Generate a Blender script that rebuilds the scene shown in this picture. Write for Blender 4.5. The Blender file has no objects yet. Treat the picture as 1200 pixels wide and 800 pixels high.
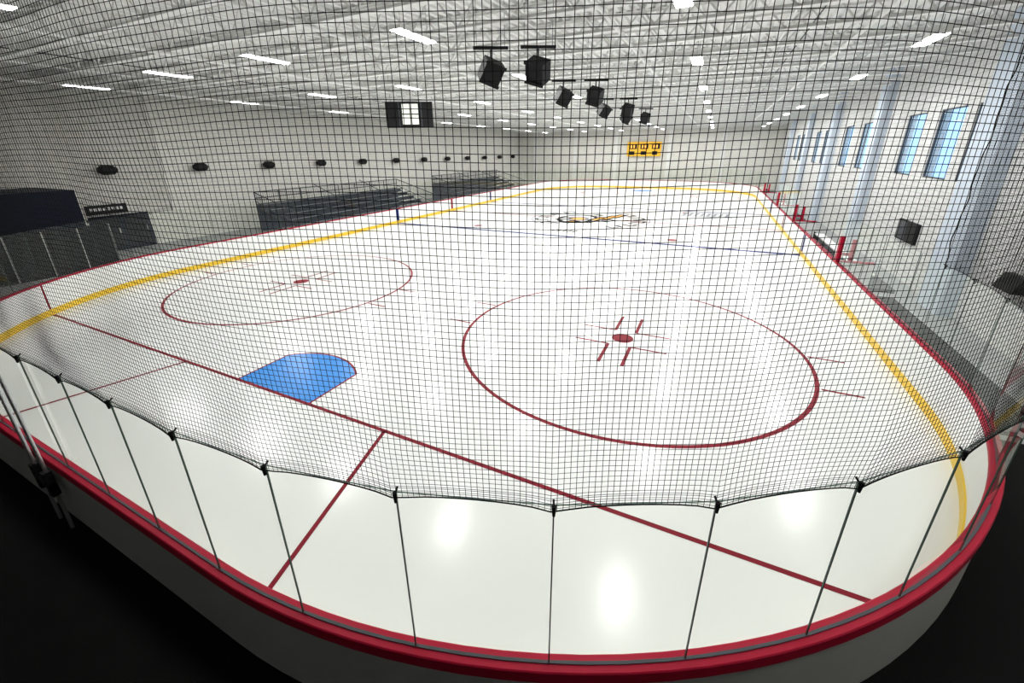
import bpy, math, random
import numpy as np
from mathutils import Matrix, Vector
random.seed(3)
CAM=[8.4571,-1.4945,5.0933,0.4486,0.3382,-0.0097,476.158]

# ---------------- materials
def mat(name,col,rough=.6,metal=0,spec=.5,noise=None,bump=None,emit=None):
    m=bpy.data.materials.new(name); m.use_nodes=True; nt=m.node_tree; b=nt.nodes['Principled BSDF']
    b.inputs['Base Color'].default_value=(*col,1); b.inputs['Roughness'].default_value=rough
    b.inputs['Metallic'].default_value=metal; b.inputs['Specular IOR Level'].default_value=spec
    if emit: b.inputs['Emission Color'].default_value=(*emit[0],1); b.inputs['Emission Strength'].default_value=emit[1]
    tc=nt.nodes.new('ShaderNodeTexCoord')
    n=nt.nodes.new('ShaderNodeTexNoise'); n.inputs['Scale'].default_value=noise[0] if noise else 3
    nt.links.new(tc.outputs['Object'],n.inputs['Vector'])
    a=noise[1] if noise else .04
    r=nt.nodes.new('ShaderNodeMapRange'); r.inputs['To Min'].default_value=1-a; r.inputs['To Max'].default_value=1+a
    nt.links.new(n.outputs['Fac'],r.inputs['Value'])
    mx=nt.nodes.new('ShaderNodeVectorMath'); mx.operation='SCALE'; mx.inputs[0].default_value=col
    nt.links.new(r.outputs[0],mx.inputs['Scale']); nt.links.new(mx.outputs[0],b.inputs['Base Color'])
    if bump:
        n2=nt.nodes.new('ShaderNodeTexNoise'); n2.inputs['Scale'].default_value=bump[0]; nt.links.new(tc.outputs['Object'],n2.inputs['Vector'])
        bp=nt.nodes.new('ShaderNodeBump'); bp.inputs['Strength'].default_value=bump[1]; bp.inputs['Distance'].default_value=.02
        nt.links.new(n2.outputs['Fac'],bp.inputs['Height']); nt.links.new(bp.outputs[0],b.inputs['Normal'])
    return m
def glassmat(name,tint,refl=.5):
    m=bpy.data.materials.new(name); m.use_nodes=True; nt=m.node_tree; nt.nodes.clear()
    o=nt.nodes.new('ShaderNodeOutputMaterial'); t=nt.nodes.new('ShaderNodeBsdfTransparent'); g=nt.nodes.new('ShaderNodeBsdfGlossy')
    t.inputs[0].default_value=(*tint,1); g.inputs['Roughness'].default_value=.02; g.inputs[0].default_value=(.9,.95,.93,1)
    f=nt.nodes.new('ShaderNodeFresnel'); f.inputs[0].default_value=1.45
    geo=nt.nodes.new('ShaderNodeNewGeometry'); inv=nt.nodes.new('ShaderNodeMath'); inv.operation='SUBTRACT'; inv.inputs[0].default_value=1
    nt.links.new(geo.outputs['Backfacing'],inv.inputs[1])
    mm=nt.nodes.new('ShaderNodeMath'); mm.operation='MULTIPLY'; mm.inputs[1].default_value=refl; nt.links.new(f.outputs[0],mm.inputs[0])
    m2=nt.nodes.new('ShaderNodeMath'); m2.operation='MULTIPLY'; nt.links.new(mm.outputs[0],m2.inputs[0]); nt.links.new(inv.outputs[0],m2.inputs[1])
    x=nt.nodes.new('ShaderNodeMixShader'); nt.links.new(m2.outputs[0],x.inputs[0]); nt.links.new(t.outputs[0],x.inputs[1]); nt.links.new(g.outputs[0],x.inputs[2])
    nt.links.new(x.outputs[0],o.inputs[0]); return m
def blockmat(name,col,sx=.4,sz=.2):
    m=mat(name,col,.8); nt=m.node_tree; b=nt.nodes['Principled BSDF']
    tc=nt.nodes.new('ShaderNodeTexCoord'); sp=nt.nodes.new('ShaderNodeSeparateXYZ'); nt.links.new(tc.outputs['Object'],sp.inputs[0])
    ad=nt.nodes.new('ShaderNodeMath'); nt.links.new(sp.outputs[0],ad.inputs[0]); nt.links.new(sp.outputs[1],ad.inputs[1])
    cb=nt.nodes.new('ShaderNodeCombineXYZ'); nt.links.new(ad.outputs[0],cb.inputs[0]); nt.links.new(sp.outputs[2],cb.inputs[1])
    br=nt.nodes.new('ShaderNodeTexBrick'); br.inputs['Scale'].default_value=1; br.inputs['Brick Width'].default_value=sx; br.inputs['Row Height'].default_value=sz
    br.inputs['Mortar Size'].default_value=.01; br.inputs['Color1'].default_value=(*col,1); br.inputs['Color2'].default_value=(*[c*.93 for c in col],1); br.inputs['Mortar'].default_value=(*[c*.6 for c in col],1)
    nt.links.new(cb.outputs[0],br.inputs['Vector']); nt.links.new(br.outputs['Color'],b.inputs['Base Color'])
    return m
M_ice=mat('ice',(.82,.83,.82),.2,spec=.4,noise=(.35,.025),bump=(6,.02))
M_red=mat('red_paint',(.21,.005,.018),.5,spec=.15); M_redcap=mat('red_cap_plastic',(.4,.005,.03),.5,spec=.2)
M_blue=mat('crease_blue',(.035,.26,.72),.25,spec=.4); M_navy=mat('blue_line_paint',(.008,.015,.12),.6,spec=.08)
M_yel=mat('yellow_kickplate',(.85,.56,.03),.4); M_board=mat('board_hdpe_white',(.84,.85,.84),.35)
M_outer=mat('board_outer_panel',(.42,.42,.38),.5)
M_black=mat('black_matte',(.012,.012,.013),.6,spec=.2); M_net=mat('net_twine_black',(.006,.006,.006),.8,spec=.1)
M_steel=mat('galvanised_steel',(.5,.5,.5),.35,metal=.8); M_white=mat('white_paint',(.78,.78,.76),.7)
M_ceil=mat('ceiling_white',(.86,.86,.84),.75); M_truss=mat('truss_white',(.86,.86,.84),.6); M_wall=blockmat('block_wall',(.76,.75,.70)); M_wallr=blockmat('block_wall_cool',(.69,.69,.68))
M_dark=mat('rubber_floor_black',(.006,.006,.006),.8,spec=.1); M_conc=mat('concrete_floor',(.30,.31,.31),.6,noise=(1.5,.12))
M_grey=mat('grey_paint',(.25,.26,.28),.6); M_gold=mat('gold_paint',(.72,.36,.05),.5,spec=.1); M_lightgrey=mat('ice_logo_grey',(.16,.17,.2),.5,spec=.1)
M_navyp=mat('navy_panel',(.005,.009,.022),.6,spec=.12); M_seat=mat('bleacher_plank',(.022,.03,.055),.6,spec=.2); M_pil=mat('pilaster_paint',(.58,.65,.74),.7)
M_glass=glassmat('rink_glass',(.973,.985,.965),.8); M_win=glassmat('window_glass',(.97,.98,1),.3); M_dglass=mat('dark_glass',(.01,.012,.015),.5,spec=.12)
M_edge=mat('glass_edge_green',(.03,.08,.06),.3); M_yscore=mat('scoreboard_yellow',(.9,.5,.02),.5)
M_screen=mat('screen_lit',(.6,.6,.55),.5,emit=((.9,.95,.85),.6)); M_led=mat('led_orange',(.6,.2,.02),.5,emit=((1,.4,.05),1.5))
M_dgrey=mat('dark_steel',(.06,.065,.075),.5,spec=.3); M_lblk=mat('ice_logo_black',(.012,.012,.014),.7,spec=.05)

class MB:
    def __init__(s): s.v=[];s.f=[];s.m=[];s.mats=[]
    def mi(s,m):
        if m not in s.mats: s.mats.append(m)
        return s.mats.index(m)
    def add(s,vs,fs,m):
        o=len(s.v); s.v+= [tuple(map(float,x)) for x in vs]; k=s.mi(m)
        for f in fs: s.f.append(tuple(o+i for i in f)); s.m.append(k)
    def box(s,a,b,m,R=None,c=None):
        x0,y0,z0=a;x1,y1,z1=b
        vs=[(x0,y0,z0),(x1,y0,z0),(x1,y1,z0),(x0,y1,z0),(x0,y0,z1),(x1,y0,z1),(x1,y1,z1),(x0,y1,z1)]
        if R is not None: vs=[tuple(R@Vector(v)+Vector(c)) for v in vs]
        s.add(vs,[(3,2,1,0),(4,5,6,7),(0,1,5,4),(1,2,6,5),(2,3,7,6),(3,0,4,7)],m)
    def beam(s,p,q,r,m,n=4,r2=None):
        p=Vector(p);q=Vector(q);d=(q-p).normalized(); r2=r if r2 is None else r2
        u=d.orthogonal().normalized() if abs(d.z)>.99 else d.cross(Vector((0,0,1))).normalized(); w=d.cross(u)
        vs=[]
        for c,rr in ((p,r),(q,r2)):
            for i in range(n):
                a=2*math.pi*(i+.5)/n; vs.append(c+u*math.cos(a)*rr+w*math.sin(a)*rr)
        fs=[(i,(i+1)%n,n+(i+1)%n,n+i) for i in range(n)]+[tuple(range(n))[::-1],tuple(range(n,2*n))]
        s.add(vs,fs,m)
    def poly(s,pts,z,m,flat=True): s.add([(x,y,z) for x,y in pts],[tuple(range(len(pts)))],m)
    def obj(s,name,parent=None,smooth=False):
        me=bpy.data.meshes.new(name); me.from_pydata(s.v,[],s.f)
        for m in s.mats: me.materials.append(m)
        me.polygons.foreach_set('material_index',s.m)
        if smooth: me.polygons.foreach_set('use_smooth',[True]*len(s.f))
        me.update(); o=bpy.data.objects.new(name,me); bpy.context.scene.collection.objects.link(o)
        if parent: o.parent=parent
        return o
def empty(name,loc=(0,0,0)):
    e=bpy.data.objects.new(name,None); bpy.context.scene.collection.objects.link(e); e.location=loc; return e

# ---------------- rink path
HW,LEN,R=12.95,60.96,8.53; X1=HW-R; R0=R+.06; LA=R0*math.pi/2; LS=LEN-2*R
def path(s,off):
    sg=1 if s>=0 else -1; s=abs(s); r=R+off
    if s<X1: x,y=s,-off
    elif s<X1+LA:
        a=(s-X1)/R0; x,y=X1+r*math.sin(a),R-r*math.cos(a)
    elif s<X1+LA+LS: x,y=HW+off,R+(s-X1-LA)
    elif s<X1+2*LA+LS:
        a=(s-X1-LA-LS)/R0; x,y=X1+r*math.cos(a),LEN-R+r*math.sin(a)
    else: x,y=X1-(s-X1-2*LA-LS),LEN+off
    return (sg*x,y)
NS=40
half=[0.]+[X1+LA*i/NS for i in range(NS+1)]+[X1+LA+LS+LA*i/NS for i in range(NS+1)]
HT=X1+2*LA+LS+X1
ss=half+[HT-1e-6]+[-x for x in half[:0:-1]]
def sweep(mb,prof,m,closed=True,S=None):
    S=S or ss; n=len(S); k=len(prof); vs=[]
    for s in S:
        for off,z in prof: x,y=path(s,off); vs.append((x,y,z))
    fs=[]
    for i in range(n if closed else n-1):
        j=(i+1)%n
        for a in range(k): b=(a+1)%k; fs.append((i*k+a,i*k+b,j*k+b,j*k+a))
    mb.add(vs,fs,m)

mb=MB()
pts=[path(s,.045) for s in ss]; mb.poly(pts,0,M_ice)
mb.obj('ice_surface')
def ring(mb,cx,cy,r,w,z,m,n=96,a0=0,a1=2*math.pi):
    vs=[];fs=[]
    for i in range(n+1):
        a=a0+(a1-a0)*i/n
        for rr in (r-w/2,r+w/2): vs.append((cx+rr*math.cos(a),cy+rr*math.sin(a),z))
    for i in range(n): fs.append((2*i,2*i+1,2*i+3,2*i+2))
    mb.add(vs,fs,m)
def disc(mb,cx,cy,r,z,m,n=40): mb.poly([(cx+r*math.cos(2*math.pi*i/n),cy+r*math.sin(2*math.pi*i/n)) for i in range(n)],z,m)
def rect(mb,x0,x1,y0,y1,z,m): mb.poly([(x0,y0),(x1,y0),(x1,y1),(x0,y1)],z,m)
def line(mb,a,b,w,z,m):
    a=Vector(a);b=Vector(b);d=(b-a).normalized();n=Vector((-d.y,d.x))*w/2
    mb.poly([tuple(a-n),tuple(b-n),tuple(b+n),tuple(a+n)],z,m)
mb=MB(); Z=.003
GX=X1+math.sqrt(R*R-(R-3.35)**2)
for fy in (0,1):
    Y=lambda y: y if fy==0 else LEN-y
    line(mb,(-GX,Y(3.35)),(GX,Y(3.35)),.08,Z,M_red)
    for sx in (-1,1):
        line(mb,(sx*3.35,Y(3.35)),(sx*4.27,Y(0)),.075,Z,M_red)
        cx,cy=sx*6.71,Y(9.45)
        ring(mb,cx,cy,4.57,.09,Z,M_red); disc(mb,cx,cy,.3,Z+.001,M_red)
        for ax in (-1,1):
            for ay in (-1,1):
                line(mb,(cx+ax*.3,cy+ay*.5),(cx+ax*.3,cy+ay*1.65),.09,Z,M_red)
                line(mb,(cx+ax*.3,cy+ay*.5),(cx+ax*1.25,cy+ay*.5),.07,Z,M_red)
                line(mb,(cx+ax*4.57,cy+ay*.85),(cx+ax*5.35,cy+ay*.85),.07,Z,M_red)
    arc=[]; a0=math.acos(1.22/1.83)
    for i in range(25):
        a=a0+(math.pi-2*a0)*i/24; arc.append((1.83*math.cos(a),Y(3.35+1.83*math.sin(a))))
    arc=[(1.22,Y(3.35+.02))]+arc+[(-1.22,Y(3.35+.02))]
    mb.poly(arc,Z-.001,M_blue)
    for i in range(len(arc)-1): line(mb,arc[i],arc[i+1],.05,Z+.0005,M_red)
    rect(mb,-HW,HW,*sorted((Y(22.84),Y(23.18))),Z,M_navy)
    for sx in (-1,1): disc(mb,sx*6.71,Y(24.4),.3,Z+.001,M_red)
rect(mb,-HW,HW,30.38,30.58,Z,M_red)
ring(mb,0,30.48,4.57,.05,Z,M_navy)
mb.obj('ice_markings')
# centre logo (abstract)
mb=MB(); cx,cy=0,30.48; z=.006
def ell(cx,cy,a,b,z,m,rot=0,n=36):
    mb.poly([(cx+a*math.cos(t)*math.cos(rot)-b*math.sin(t)*math.sin(rot),cy+a*math.cos(t)*math.sin(rot)+b*math.sin(t)*math.cos(rot)) for t in [2*math.pi*i/n for i in range(n)]],z,m)
ell(-.9,30.2,1.6,2.2,z,M_lblk); ell(-.9,30.2,1.3,1.75,z+.001,M_ice); ell(-.9,30.2,.9,1.1,z+.002,M_lightgrey); ell(-.9,30.2,.6,.6,z+.003,M_gold)
for i,(dx,dy,l) in enumerate([(-1.9,-.6,1.5),(-1.0,-1.9,1.3),(.6,.2,2.2),(1.3,1.2,2.3),(1.8,2.2,2.0),(.4,-1.2,1.4),(1.5,-.4,1.2),(.0,1.9,1.2)]):
    line(mb,(dx-.3,cy+dy-l/2),(dx+.3,cy+dy+l/2),.8,z+.004,M_lblk); line(mb,(dx-.2,cy+dy-l/2+.35),(dx+.2,cy+dy+l/2-.35),.3,z+.005,M_gold if i in(1,2,3,4) else M_ice)
for side in (0,math.pi):
    for i in range(10):
        a=side-.95+1.9*i/9
        ca,sa_=math.cos(a),math.sin(a)
        line(mb,(3.35*ca,cy+3.35*sa_),(4.25*ca,cy+4.25*sa_),.26,z,M_lblk if i%3 else M_lightgrey)
        if i%2: line(mb,(3.4*ca,cy+3.4*sa_),(3.4*math.cos(a+.14),cy+3.4*math.sin(a+.14)),.24,z+.001,M_lightgrey)
        else: line(mb,(4.2*ca,cy+4.2*sa_),(4.2*math.cos(a+.14),cy+4.2*math.sin(a+.14)),.24,z+.001,M_lblk)
mb.obj('centre_ice_logo')
mb=MB()
for i in range(8): line(mb,(6.6+.45*i,35.3),(6.8+.45*i,36.9),.2,z,M_lightgrey)
rect(mb,6.4,10.2,34.9,35.15,z,M_lightgrey); rect(mb,6.4,10.2,37.0,37.25,z,M_lightgrey)
for i in range(5): line(mb,(-1+.35*i,24.5),(-.8+.35*i,25.2),.16,z,M_lblk)
mb.obj('ice_lettering')

# boards
mb=MB()
sweep(mb,[(.04,.2),(.04,1.05),(.14,1.05),(.14,0.0),(.045,0.0),(.045,.2)],M_board)
sweep(mb,[(.015,-.0),(.015,.2),(.044,.2),(.044,0)],M_yel)
sweep(mb,[(.03,1.05),(.03,1.09),(.04,1.10),(.165,1.10),(.175,1.09),(.175,.97),(.142,.97),(.142,1.05)],M_redcap)
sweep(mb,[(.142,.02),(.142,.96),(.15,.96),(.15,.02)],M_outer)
sweep(mb,[(.088,1.10),(.088,1.112),(.112,1.112),(.112,1.10)],M_dgrey)
for sx in (-1,1):
    for y,w,m in ((22.86,.3,M_navy),(30.33,.3,M_red),(37.8,.3,M_navy)):
        xs=sorted((sx*(HW+.03),sx*(HW+.042))); mb.box((xs[0],y,.2),(xs[1],y+w,1.05),m)
    for s in (X1+R0*math.acos((R-3.35)/R),):
        for S in (sx*s,):
            a=path(S-.03,.03);b=path(S+.03,.03);c=path(S+.03,.042);d=path(S-.03,.042)
            vs=[(*q,zz) for zz in (.2,1.05) for q in (a,b,c,d)]
            mb.add(vs,[(0,1,5,4),(1,2,6,5),(2,3,7,6),(3,0,4,7)],M_red)
mb.obj('dasher_boards')

# glass
PW=1.13; S0=1.06; GT=2.79; GB=1.112; GO=.10
def s_of_y(y): return X1+LA+(y-R)
gaps=[(s_of_y(17.3),s_of_y(27.2)),(s_of_y(35.4),s_of_y(45.6))]
mb=MB(); seams=[]
kmax=int(HT/PW)+2
for k in range(-kmax,kmax):
    a=S0+k*PW; b=a+PW
    if b>HT or a<-HT: continue
    if any(g0<(a+b)/2<g1 for g0,g1 in gaps): continue
    seams.append(a)
    pa=Vector(path(a,GO));pb=Vector(path(b,GO)); d=(pb-pa).normalized(); n=Vector((-d.y,d.x))*.006
    p0=pa+d*.005;p1=pb-d*.005
    vs=[(*(p0-n),GB),(*(p1-n),GB),(*(p1+n),GB),(*(p0+n),GB)]; vs+=[(x,y,GT) for x,y,_ in vs]
    mb.add(vs,[(0,1,5,4),(2,3,7,6)],M_glass); mb.add(vs,[(1,2,6,5),(3,0,4,7),(4,5,6,7)],M_edge)
    mb.box((-.004,-.007,GB),(.004,.007,GT),M_black,R=Matrix.Rotation(math.atan2(d.y,d.x),3,'Z'),c=(pa.x,pa.y,0))
mb.obj('rink_glass_panels')

# netting
NO=GO+.02
sa,sb=-(X1+LA),(X1+LA+1.3); SP=.042; zb=GT-.01; zt=7.88
nv=int((sb-sa)/SP); nh=int((zt-zb)/SP)
sv=np.linspace(sa,sb,nv+1)
def npos(s,zs):
    k=math.floor((s-S0)/PW); a=S0+k*PW; t=(s-a)/PW
    pa=np.array(path(a,NO));pb=np.array(path(a+PW,NO)); ch=pa*(1-t)+pb*t; cu=np.array(path(s,NO))
    h=zs-zb; w=np.exp(-h/1.2)[:,None]
    xy=ch*w+cu*(1-w)
    n=cu-np.array([0,20.]); n/=np.linalg.norm(n)
    amp=.55 if s<0 else 1.
    dsp=amp*(.025*np.sin(1.7*s+.9*zs)+.012*np.sin(4.3*s-1.3*zs))*np.minimum(1,h/.4)
    xy=xy+n*dsp[:,None]
    dist=min(t,1-t)*PW
    g=-.04*math.exp(-dist/.12)*np.exp(-h/.22)+.014*np.sin(2.2*s)*np.minimum(1,h)+.02*math.sin(math.pi*t)*np.exp(-h/.6)
    return np.column_stack([xy,zs+g]),n
zk=np.concatenate([zb+np.array([0,.045,.09,.15,.22,.3,.4,.55,.8,1.1,1.5,2,2.6,3.3,4.2]),[zt]])
V=[];F=[]
def tube(P,A,B,r):
    o=len(V); n=len(P)
    for i in range(n):
        for q in (A[i]*r,B[i]*r,-A[i]*r,-B[i]*r): V.append(P[i]+q)
    for i in range(n-1):
        for k in range(4):
            l=(k+1)%4; F.append((o+4*i+k,o+4*i+l,o+4*i+4+l,o+4*i+4+k))
TR=.0021
for i,s in enumerate(sv):
    P,n=npos(s,zk); n3=np.array([n[0],n[1],0]); t3=np.array([-n[1],n[0],0])
    tube(P,[n3]*len(P),[t3]*len(P),TR)
zh=np.array([zb+SP*j for j in range(nh+1)]+[zb+.02,zb+.06,zb+.10])
sh=sv[::3]; cols=[];ns=[]
for s in sh:
    P,n=npos(s,zh); cols.append(P); ns.append(np.array([n[0],n[1],0]))
cols=np.array(cols); up=np.array([0,0,1.])
for j in range(len(zh)): tube(cols[:,j],ns,[up]*len(sh),TR)
tube(cols[:,0],ns,[up]*len(sh),.007)
for s in (sa,sb):
    zz=np.linspace(zb,zt,60); P,n=npos(s,zz); n3=np.array([n[0],n[1],0]); t3=np.array([-n[1],n[0],0])
    P=P+t3[None,:]*(.05*np.sin(zz*5)+.03*np.sin(zz*11))[:,None]; tube(P,[n3]*60,[t3]*60,.010)
me=bpy.data.meshes.new('protective_netting'); me.from_pydata([tuple(v) for v in V],[],F); me.materials.append(M_net)
net=bpy.data.objects.new('protective_netting',me); bpy.context.scene.collection.objects.link(net)
mb=MB()
for s in seams:
    if sa<s<sb:
        x,y=path(s,NO); mb.beam((x,y,zb-.07),(x,y,zb+.02),.01,M_net,6,.018); x2,y2=path(s,GO-.03); mb.beam((x,y,zb-.01),(x2,y2,zb+.03),.008,M_net,6)
mb.obj('net_ties',parent=net)

# ---------------- building shell
XL,XR,YB,YF,ZC=-21.7,15.9,-8.0,64.0,8.8
mb=MB(); mb.box((XL,1.0,-.1),(5,YF,-.02),M_conc); mb.box((5,8.0,-.1),(XR,YF,-.02),M_conc); mb.box((XL,YB,-.1),(5,1.0,-.02),M_dark); mb.box((5,YB,-.1),(XR,8.0,-.02),M_dark); mb.obj('floor')
mb=MB(); mb.box((13.2,8.2,-.02),(14.9,16.9,-.005),M_dark); mb.box((13.2,27.6,-.02),(14.9,35.,-.005),M_dark); mb.obj('aisle_dark_strips')  # thin near-black strips laid along the right aisle floor
mb=MB(); mb.box((XL-.3,YB,-.1),(XL,YF,ZC),M_wall); mb.obj('wall_left')
mb=MB(); mb.box((XL-.3,YF,-.1),(XR+.3,YF+.3,ZC),M_wall); mb.obj('wall_far')
mb=MB(); mb.box((XL-.3,YB-.3,-.1),(XR+.3,YB,ZC),M_grey); mb.obj('wall_back')
wins=[(17.7,.35),(19.7,.95),(22.8,.92),(29.3,.92),(33.1,.92),(39.1,.9),(42.4,.9),(49.,.9),(52.3,.9),(59.5,.9)]
wz0,wz1=4.0,6.45
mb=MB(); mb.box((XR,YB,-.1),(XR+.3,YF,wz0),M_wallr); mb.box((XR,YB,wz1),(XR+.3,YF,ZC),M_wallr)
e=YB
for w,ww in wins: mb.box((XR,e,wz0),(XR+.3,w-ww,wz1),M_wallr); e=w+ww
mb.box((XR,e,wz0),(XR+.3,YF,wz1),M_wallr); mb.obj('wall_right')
for i,(w,ww) in enumerate(wins):
    mb=MB(); mb.box((XR+.06,w-ww,wz0),(XR+.07,w+ww,wz1),M_win)
    for a,b in ((-ww,-ww+.05),(ww-.05,ww)): mb.box((XR+.03,w+a,wz0),(XR+.09,w+b,wz1),M_dgrey)
    for a,b in ((wz0,wz0+.05),(wz1-.05,wz1)): mb.box((XR+.03,w-ww,a),(XR+.09,w+ww,b),M_dgrey)
    mb.obj('window_%d'%(i+1))
mb=MB()
for y,hw in ((16.05,.75),(26.6,.45),(36.3,.45),(45.7,.45),(55.9,.45)): mb.box((XR-.4,y-hw,-.02),(XR-.001,y+hw,ZC-.05),M_pil)
mb.obj('trim_1')
mb=MB()
for x in (-18.5,-11.7,-5.4,2.2,9.1): mb.box((x-.25,YF-.3,-.02),(x+.25,YF-.001,ZC-.05),M_white)
mb.obj('trim_2')
mb=MB(); prof=[]; x=XL
while x<XR:
    prof+=[(x,ZC),(x+.14,ZC),(x+.16,ZC+.09),(x+.28,ZC+.09)]; x+=.3
vs=[];fs=[]
for (x,z) in prof: vs+=[(x,YB,z),(x,YF,z)]
for i in range(len(prof)-1): fs.append((2*i,2*i+1,2*i+3,2*i+2))
mb.add(vs,fs,M_ceil); mb.box((XL-.3,YB-.3,ZC+.1),(XR+.3,YF+.3,ZC+.3),M_ceil); mb.obj('ceiling')
mb=MB(); zt_,zb_=ZC-.03,ZC-.9; y=-5.
while y<YF-.5:
    mb.box((XL+.01,y-.09,zt_-.012),(XR-.01,y+.09,zt_),M_truss); mb.box((XL+.01,y-.012,zt_-.07),(XR-.01,y+.012,zt_-.012),M_truss)
    mb.box((XL+.5,y-.1,zb_),(XR-.5,y+.1,zb_+.012),M_truss); mb.box((XL+.5,y-.012,zb_+.012),(XR-.5,y+.012,zb_+.09),M_truss)
    x=XL+.3; k=0; st=.72
    while x+st<XR-.2:
        a,b=(zt_-.04,zb_+.04) if k%2==0 else (zb_+.04,zt_-.04)
        mb.beam((x,y,a),(x+st,y,b),.032,M_truss); x+=st;k+=1
    y+=1.9
for x in (-17,-12.4,-7.6,-2.,4.,9.6):
    mb.beam((x,YB+.1,zb_+.07),(x,YF-.1,zb_+.07),.03,M_truss); mb.beam((x+.5,YB+.1,zt_-.07),(x+.5,YF-.1,zt_-.07),.03,M_truss)
    y=-5.
    while y<YF-2.5: mb.beam((x,y,zb_+.07),(x+.5,y+1.9,zt_-.07),.02,M_truss); y+=1.9
for x in (-16.,-6.2,-.4,5.9,11.3): mb.beam((x,YB+.1,zb_-.06),(x,YF-.1,zb_-.06),.05,M_truss,8)
for x in (-10.8,10.2): mb.beam((x,YB+.1,zb_+.2),(x,YF-.1,zb_+.2),.018,M_dgrey,6)
mb.obj('roof_trusses')
# lights
par=empty('ceiling_lights'); mb=MB(); LZ=7.69
M_lamp=mat('lamp_diffuser',(.9,.9,.9),.5,emit=((1,.995,.97),16))
for k in range(-1,9):
    y=7.6+6.4*k if k>=0 else 1.9
    for x in (-14.85,-8.95,-3.8,1.57,7.5,13.0):
        if k<0 and x in(-8.95,-14.85): continue
        mb.box((x-.17,y-.7,LZ+.02),(x+.17,y+.7,LZ+.1),M_white); mb.box((x-.15,y-.68,LZ),(x+.15,y+.68,LZ+.019),M_lamp)
        for d in (-.5,.5): mb.beam((x,y+d,LZ+.1),(x,y+d,ZC-.05),.008,M_steel)
        l=bpy.data.lights.new('lamp_glow','AREA'); l.shape='RECTANGLE'; l.size=.3; l.size_y=1.36
        l.energy=95 if k<0 else (118 if k<2 else 145); l.color=(1,.995,.975)
        o=bpy.data.objects.new('lamp_glow',l); bpy.context.scene.collection.objects.link(o); o.location=(x,y,LZ-.02); o.parent=par
mb.obj('fixtures',parent=par)
# hanging speakers
for r,y in enumerate((8.3,13.7,19.8,25.3)):
    for x,rot,dy in ((3.24,40,0),(4.28,-15,.45)):
        yy=y+dy
        mb=MB(); Rm=Matrix.Rotation(math.radians(rot),3,'Z')@Matrix.Rotation(math.radians(30),3,'X')@Matrix.Rotation(math.radians(20),3,'Y'); c=(x,yy,6.93)
        a=.24
        mb.box((-a,-a*.8,-a),(a,a*.8,a),M_black,R=Rm,c=c)
        mb.box((-a-.02,-a*.8-.03,-a-.02),(a+.02,-a*.8,-a+.05),M_black,R=Rm,c=c); mb.box((-a-.02,-a*.8-.03,a-.05),(a+.02,-a*.8,a+.02),M_black,R=Rm,c=c)
        mb.beam((x,yy,7.1),(x,yy,7.42),.022,M_black); mb.box((-.42,-.05,7.4),(.42,.05,7.46),M_black,R=Matrix.Rotation(math.radians(28),3,'Z'),c=(x,yy,0))
        for d in (-.3,.3): mb.beam((x+d,yy+d*.5,7.45),(x+d,yy+d*.5,8.7),.008,M_grey)
        mb.obj('hanging_loudspeaker')
for i in range(14):
    y=-1.49+30.16*(.376+.155*i)
    if y>YF-1: break
    mb=MB(); mb.box((XL+.001,y-.1,4.28),(XL+.2,y+.1,4.5),M_black)
    mb.beam((XL+.38,y-.42,4.36),(XL+.38,y-.25,4.36),.12,M_black,10,.25); mb.beam((XL+.38,y-.25,4.36),(XL+.38,y+.25,4.36),.25,M_black,10); mb.beam((XL+.38,y+.25,4.36),(XL+.38,y+.42,4.36),.25,M_black,10,.12)
    mb.obj('wall_loudspeaker')
mb=MB(); x0=-3.7; mb.box((x0,YF-.45,4.3),(x0+4.8,YF-.31,6.3),M_yscore)
for i in range(3):
    mb.box((x0+.3+1.6*i,YF-.47,5.3),(x0+1.4+1.6*i,YF-.451,6.),M_black); mb.box((x0+.4+1.6*i,YF-.47,4.5),(x0+1.1+1.6*i,YF-.451,5.0),M_black)
    for j in range(2): mb.box((x0+.5+1.6*i+.4*j,YF-.48,5.45),(x0+.7+1.6*i+.4*j,YF-.471,5.85),M_led)
mb.obj('scoreboard')
Rm=Matrix.Rotation(math.radians(30),3,'Z'); c=(-5.85,16.5,6.9)
mb=MB(); mb.box((-1.16,-.1,-.6),(1.16,.1,.6),M_black,R=Rm,c=c); mb.box((-.35,-.12,-.45),(.45,-.101,.5),M_screen,R=Rm,c=c)
mb.box((.03,-.13,-.5),(.08,-.12,.55),M_black,R=Rm,c=c); mb.box((-.4,-.13,0),(.5,-.12,.05),M_black,R=Rm,c=c)
for d in (-.5,.6): mb.box((d-.02,-.12,-.58),(d+.02,-.101,.58),M_dgrey,R=Rm,c=c)
for d in (-.9,.9):
    q=Rm@Vector((d,0,.55)); mb.beam((c[0]+q.x,c[1]+q.y,c[2]+q.z),(c[0]+q.x,c[1]+q.y,8.7),.02,M_steel)
mb.obj('hanging_display')
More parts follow.
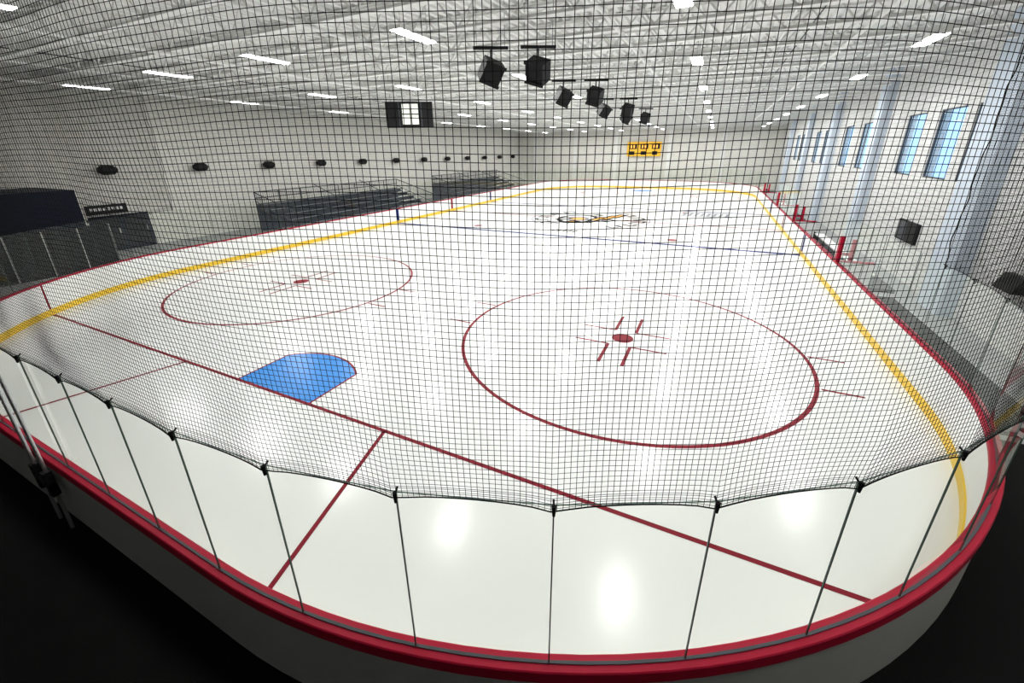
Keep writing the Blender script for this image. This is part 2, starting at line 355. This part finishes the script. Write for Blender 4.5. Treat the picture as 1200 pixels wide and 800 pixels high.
# bleachers
for (y0,y1) in ((16.2,30.3),(36.,51.)):
    mb=MB(); n=6; x0=-14.6
    for i in range(n):
        xf=x0-.75*i; z=.42+.3*i
        mb.box((xf-.3,y0,z-.04),(xf,y1,z),M_seat); mb.box((xf-.75,y0,z-.22),(xf-.3,y1,z-.18),M_dgrey); mb.box((xf-.33,y0,z-.34),(xf-.30,y1,z-.04),M_seat)
        mb.box((xf-.08,y0,z-.001),(xf+.0,y1,z+.01),M_grey)
    xe=x0-.75*n; zt2=.42+.3*n
    mb.box((xe-.02,y0,.1),(xe,y1,zt2-.3),M_seat)
    yy=y0
    while yy<=y1+.01:
        mb.beam((x0,yy,0),(xe,yy,zt2-.4),.03,M_dgrey)
        for i in range(n): mb.beam((x0-.75*i-.2,yy,-.02),(x0-.75*i-.2,yy,.4+.3*i),.02,M_dgrey)
        yy+=(y1-y0)/6
    for z in (zt2-.3,zt2+.1,zt2+.5): mb.beam((xe,y0,z),(xe,y1,z),.035,M_dgrey,6)
    yy=y0
    while yy<=y1+.01: mb.beam((xe,yy,-.02),(xe,yy,zt2+.5),.04,M_dgrey,6); yy+=(y1-y0)/8
    yy=y0
    while yy<=y1: mb.beam((xe,yy,zt2-.3),(xe,yy,zt2+.5),.016,M_dgrey); yy+=.15
    for yy in (y0+(y1-y0)/3,y0+2*(y1-y0)/3):
        mb.beam((x0,yy,0),(x0,yy,1.3),.03,M_dgrey,6); mb.beam((x0,yy,1.3),(xe,yy,zt2+.7),.03,M_dgrey,6)
    for ye in (y0-.03,y1+.03):
        mb.beam((x0,ye,1.4),(xe,ye,zt2+.5),.035,M_dgrey,6); mb.beam((x0,ye,.6),(xe,ye,zt2-.1),.03,M_dgrey,6)
        for i in range(24):
            t=i/23; X=x0+(xe-x0)*t; mb.beam((X,ye,-.02 if i%6==0 else .6+(zt2-.7)*t),(X,ye,1.4+(zt2-.9)*t),.016,M_dgrey)
    mb.obj('bleacher')
# lobby
mb=MB(); mb.box((XL+.001,-6,2.0),(-17.5,7.0,3.65),M_navyp)
for y in np.arange(-6,7.81,1.15): mb.box((-17.72,y-.02,-.02),(-17.58,y+.02,2.0),M_steel)
mb.box((-17.68,-6,-.02),(-17.62,7.8,2.0),M_dglass); mb.box((XL+.001,6.94,-.02),(-17.7,7.,2.0),M_dglass); mb.obj('lobby_vestibule')
mb=MB(); mb.box((XL+.001,8.5,-.02),(XL+.08,11.2,1.95),M_navyp)
for a in (8.55,9.85): mb.box((XL+.08,a+.1,.2),(XL+.09,a+1.2,1.8),M_dglass); mb.box((XL+.08,a+1.1,.95),(XL+.13,a+1.15,1.25),M_steel)
mb.obj('door_1')
mb=MB(); mb.box((XL+.001,8.5,2.05),(XL+.1,10.3,2.55),M_black)
for i in range(8): mb.box((XL+.1,8.65+.19*i,2.25),(XL+.105,8.77+.19*i,2.4),M_white)
mb.obj('wall_sign')
# benches
for (y0,y1) in ((17.5,27.0),(35.6,45.4)):
    mb=MB()
    mb.box((13.25,y0,-.02),(XR-.8,y1,.12),M_dgrey)
    mb.box((14.1,y0+.3,.5),(14.5,y1-.3,.56),M_white)
    yy=y0+.5
    while yy<y1: mb.box((14.2,yy,.12),(14.4,yy+.06,.5),M_steel); yy+=1.6
    mb.obj('players_bench')
for y in (17.1,27.35,35.25,45.75):
    mb=MB()
    mb.box((HW+.03,y-.1,1.101),(HW+.17,y+.1,2.05),M_redcap)
    mb.box((HW+.19,y-.06,-.02),(HW+1.2,y+.06,1.1),M_board); mb.box((HW+.19,y-.08,1.1),(HW+1.2,y+.08,1.16),M_redcap)
    mb.box((HW+.42,y-.07,1.16),(HW+.54,y+.07,1.95),M_redcap); mb.box((HW+.17,y-.05,1.35),(HW+.42,y+.05,1.45),M_redcap)
    mb.obj('bench_divider')
mb=MB(); mb.box((XR-.1,19.3,1.5),(XR-.001,21.2,2.3),M_black); mb.box((XR-.11,19.36,1.56),(XR-.101,20.2,2.24),M_black); mb.box((XR-.11,20.3,1.56),(XR-.101,21.14,2.24),M_dgrey); mb.obj('wall_vent')
mb=MB(); y=12.75; mb.box((XR-.2,y-.1,1.8),(XR-.001,y+.1,2.0),M_dgrey)
mb.add([(XR-.45,y-.4,1.65),(XR-.15,y-.4,1.65),(XR-.15,y+.4,1.65),(XR-.45,y+.4,1.65),(XR-.3,y-.4,2.05),(XR-.15,y-.4,2.05),(XR-.15,y+.4,2.05),(XR-.3,y+.4,2.05)],[(3,2,1,0),(4,5,6,7),(0,1,5,4),(1,2,6,5),(2,3,7,6),(3,0,4,7)],M_black); mb.obj('wall_heater')
mb=MB()
for x in (.32,.7):
    mb.beam((x,-.24,-.02),(x,-.24,3.1),.022,M_steel,10); mb.box((x-.05,-.29,.6),(x+.05,-.2,1.0),M_black)
mb.box((.28,-.28,.7),(.75,-.22,.8),M_black); mb.beam((.32,-.24,3.08),(.7,-.24,3.08),.02,M_steel,8)
mb.obj('gate_posts')

w=bpy.data.worlds.new('World'); bpy.context.scene.world=w; w.use_nodes=True
w.node_tree.nodes['Background'].inputs[0].default_value=(.42,.7,1,1); w.node_tree.nodes['Background'].inputs[1].default_value=1.6
def Rz(a):
    c,s=math.cos(a),math.sin(a); return np.array([[c,-s,0],[s,c,0],[0,0,1.]])
def Rx(a):
    c,s=math.cos(a),math.sin(a); return np.array([[1.,0,0],[0,c,-s],[0,s,c]])
Rc=Rz(CAM[3])@Rx(math.pi/2-CAM[4])@Rz(CAM[5])
cam=bpy.data.cameras.new('camera'); co=bpy.data.objects.new('camera',cam); bpy.context.scene.collection.objects.link(co)
cam.sensor_width=36; cam.sensor_fit='HORIZONTAL'; cam.lens=CAM[6]*36/1200; cam.shift_y=-54.7/1200; cam.clip_start=.05; cam.clip_end=300
Mx=Matrix([list(r) for r in Rc]).to_4x4(); Mx.translation=Vector(CAM[:3]); co.matrix_world=Mx
bpy.context.scene.camera=co
bpy.context.scene.view_settings.view_transform='Standard'
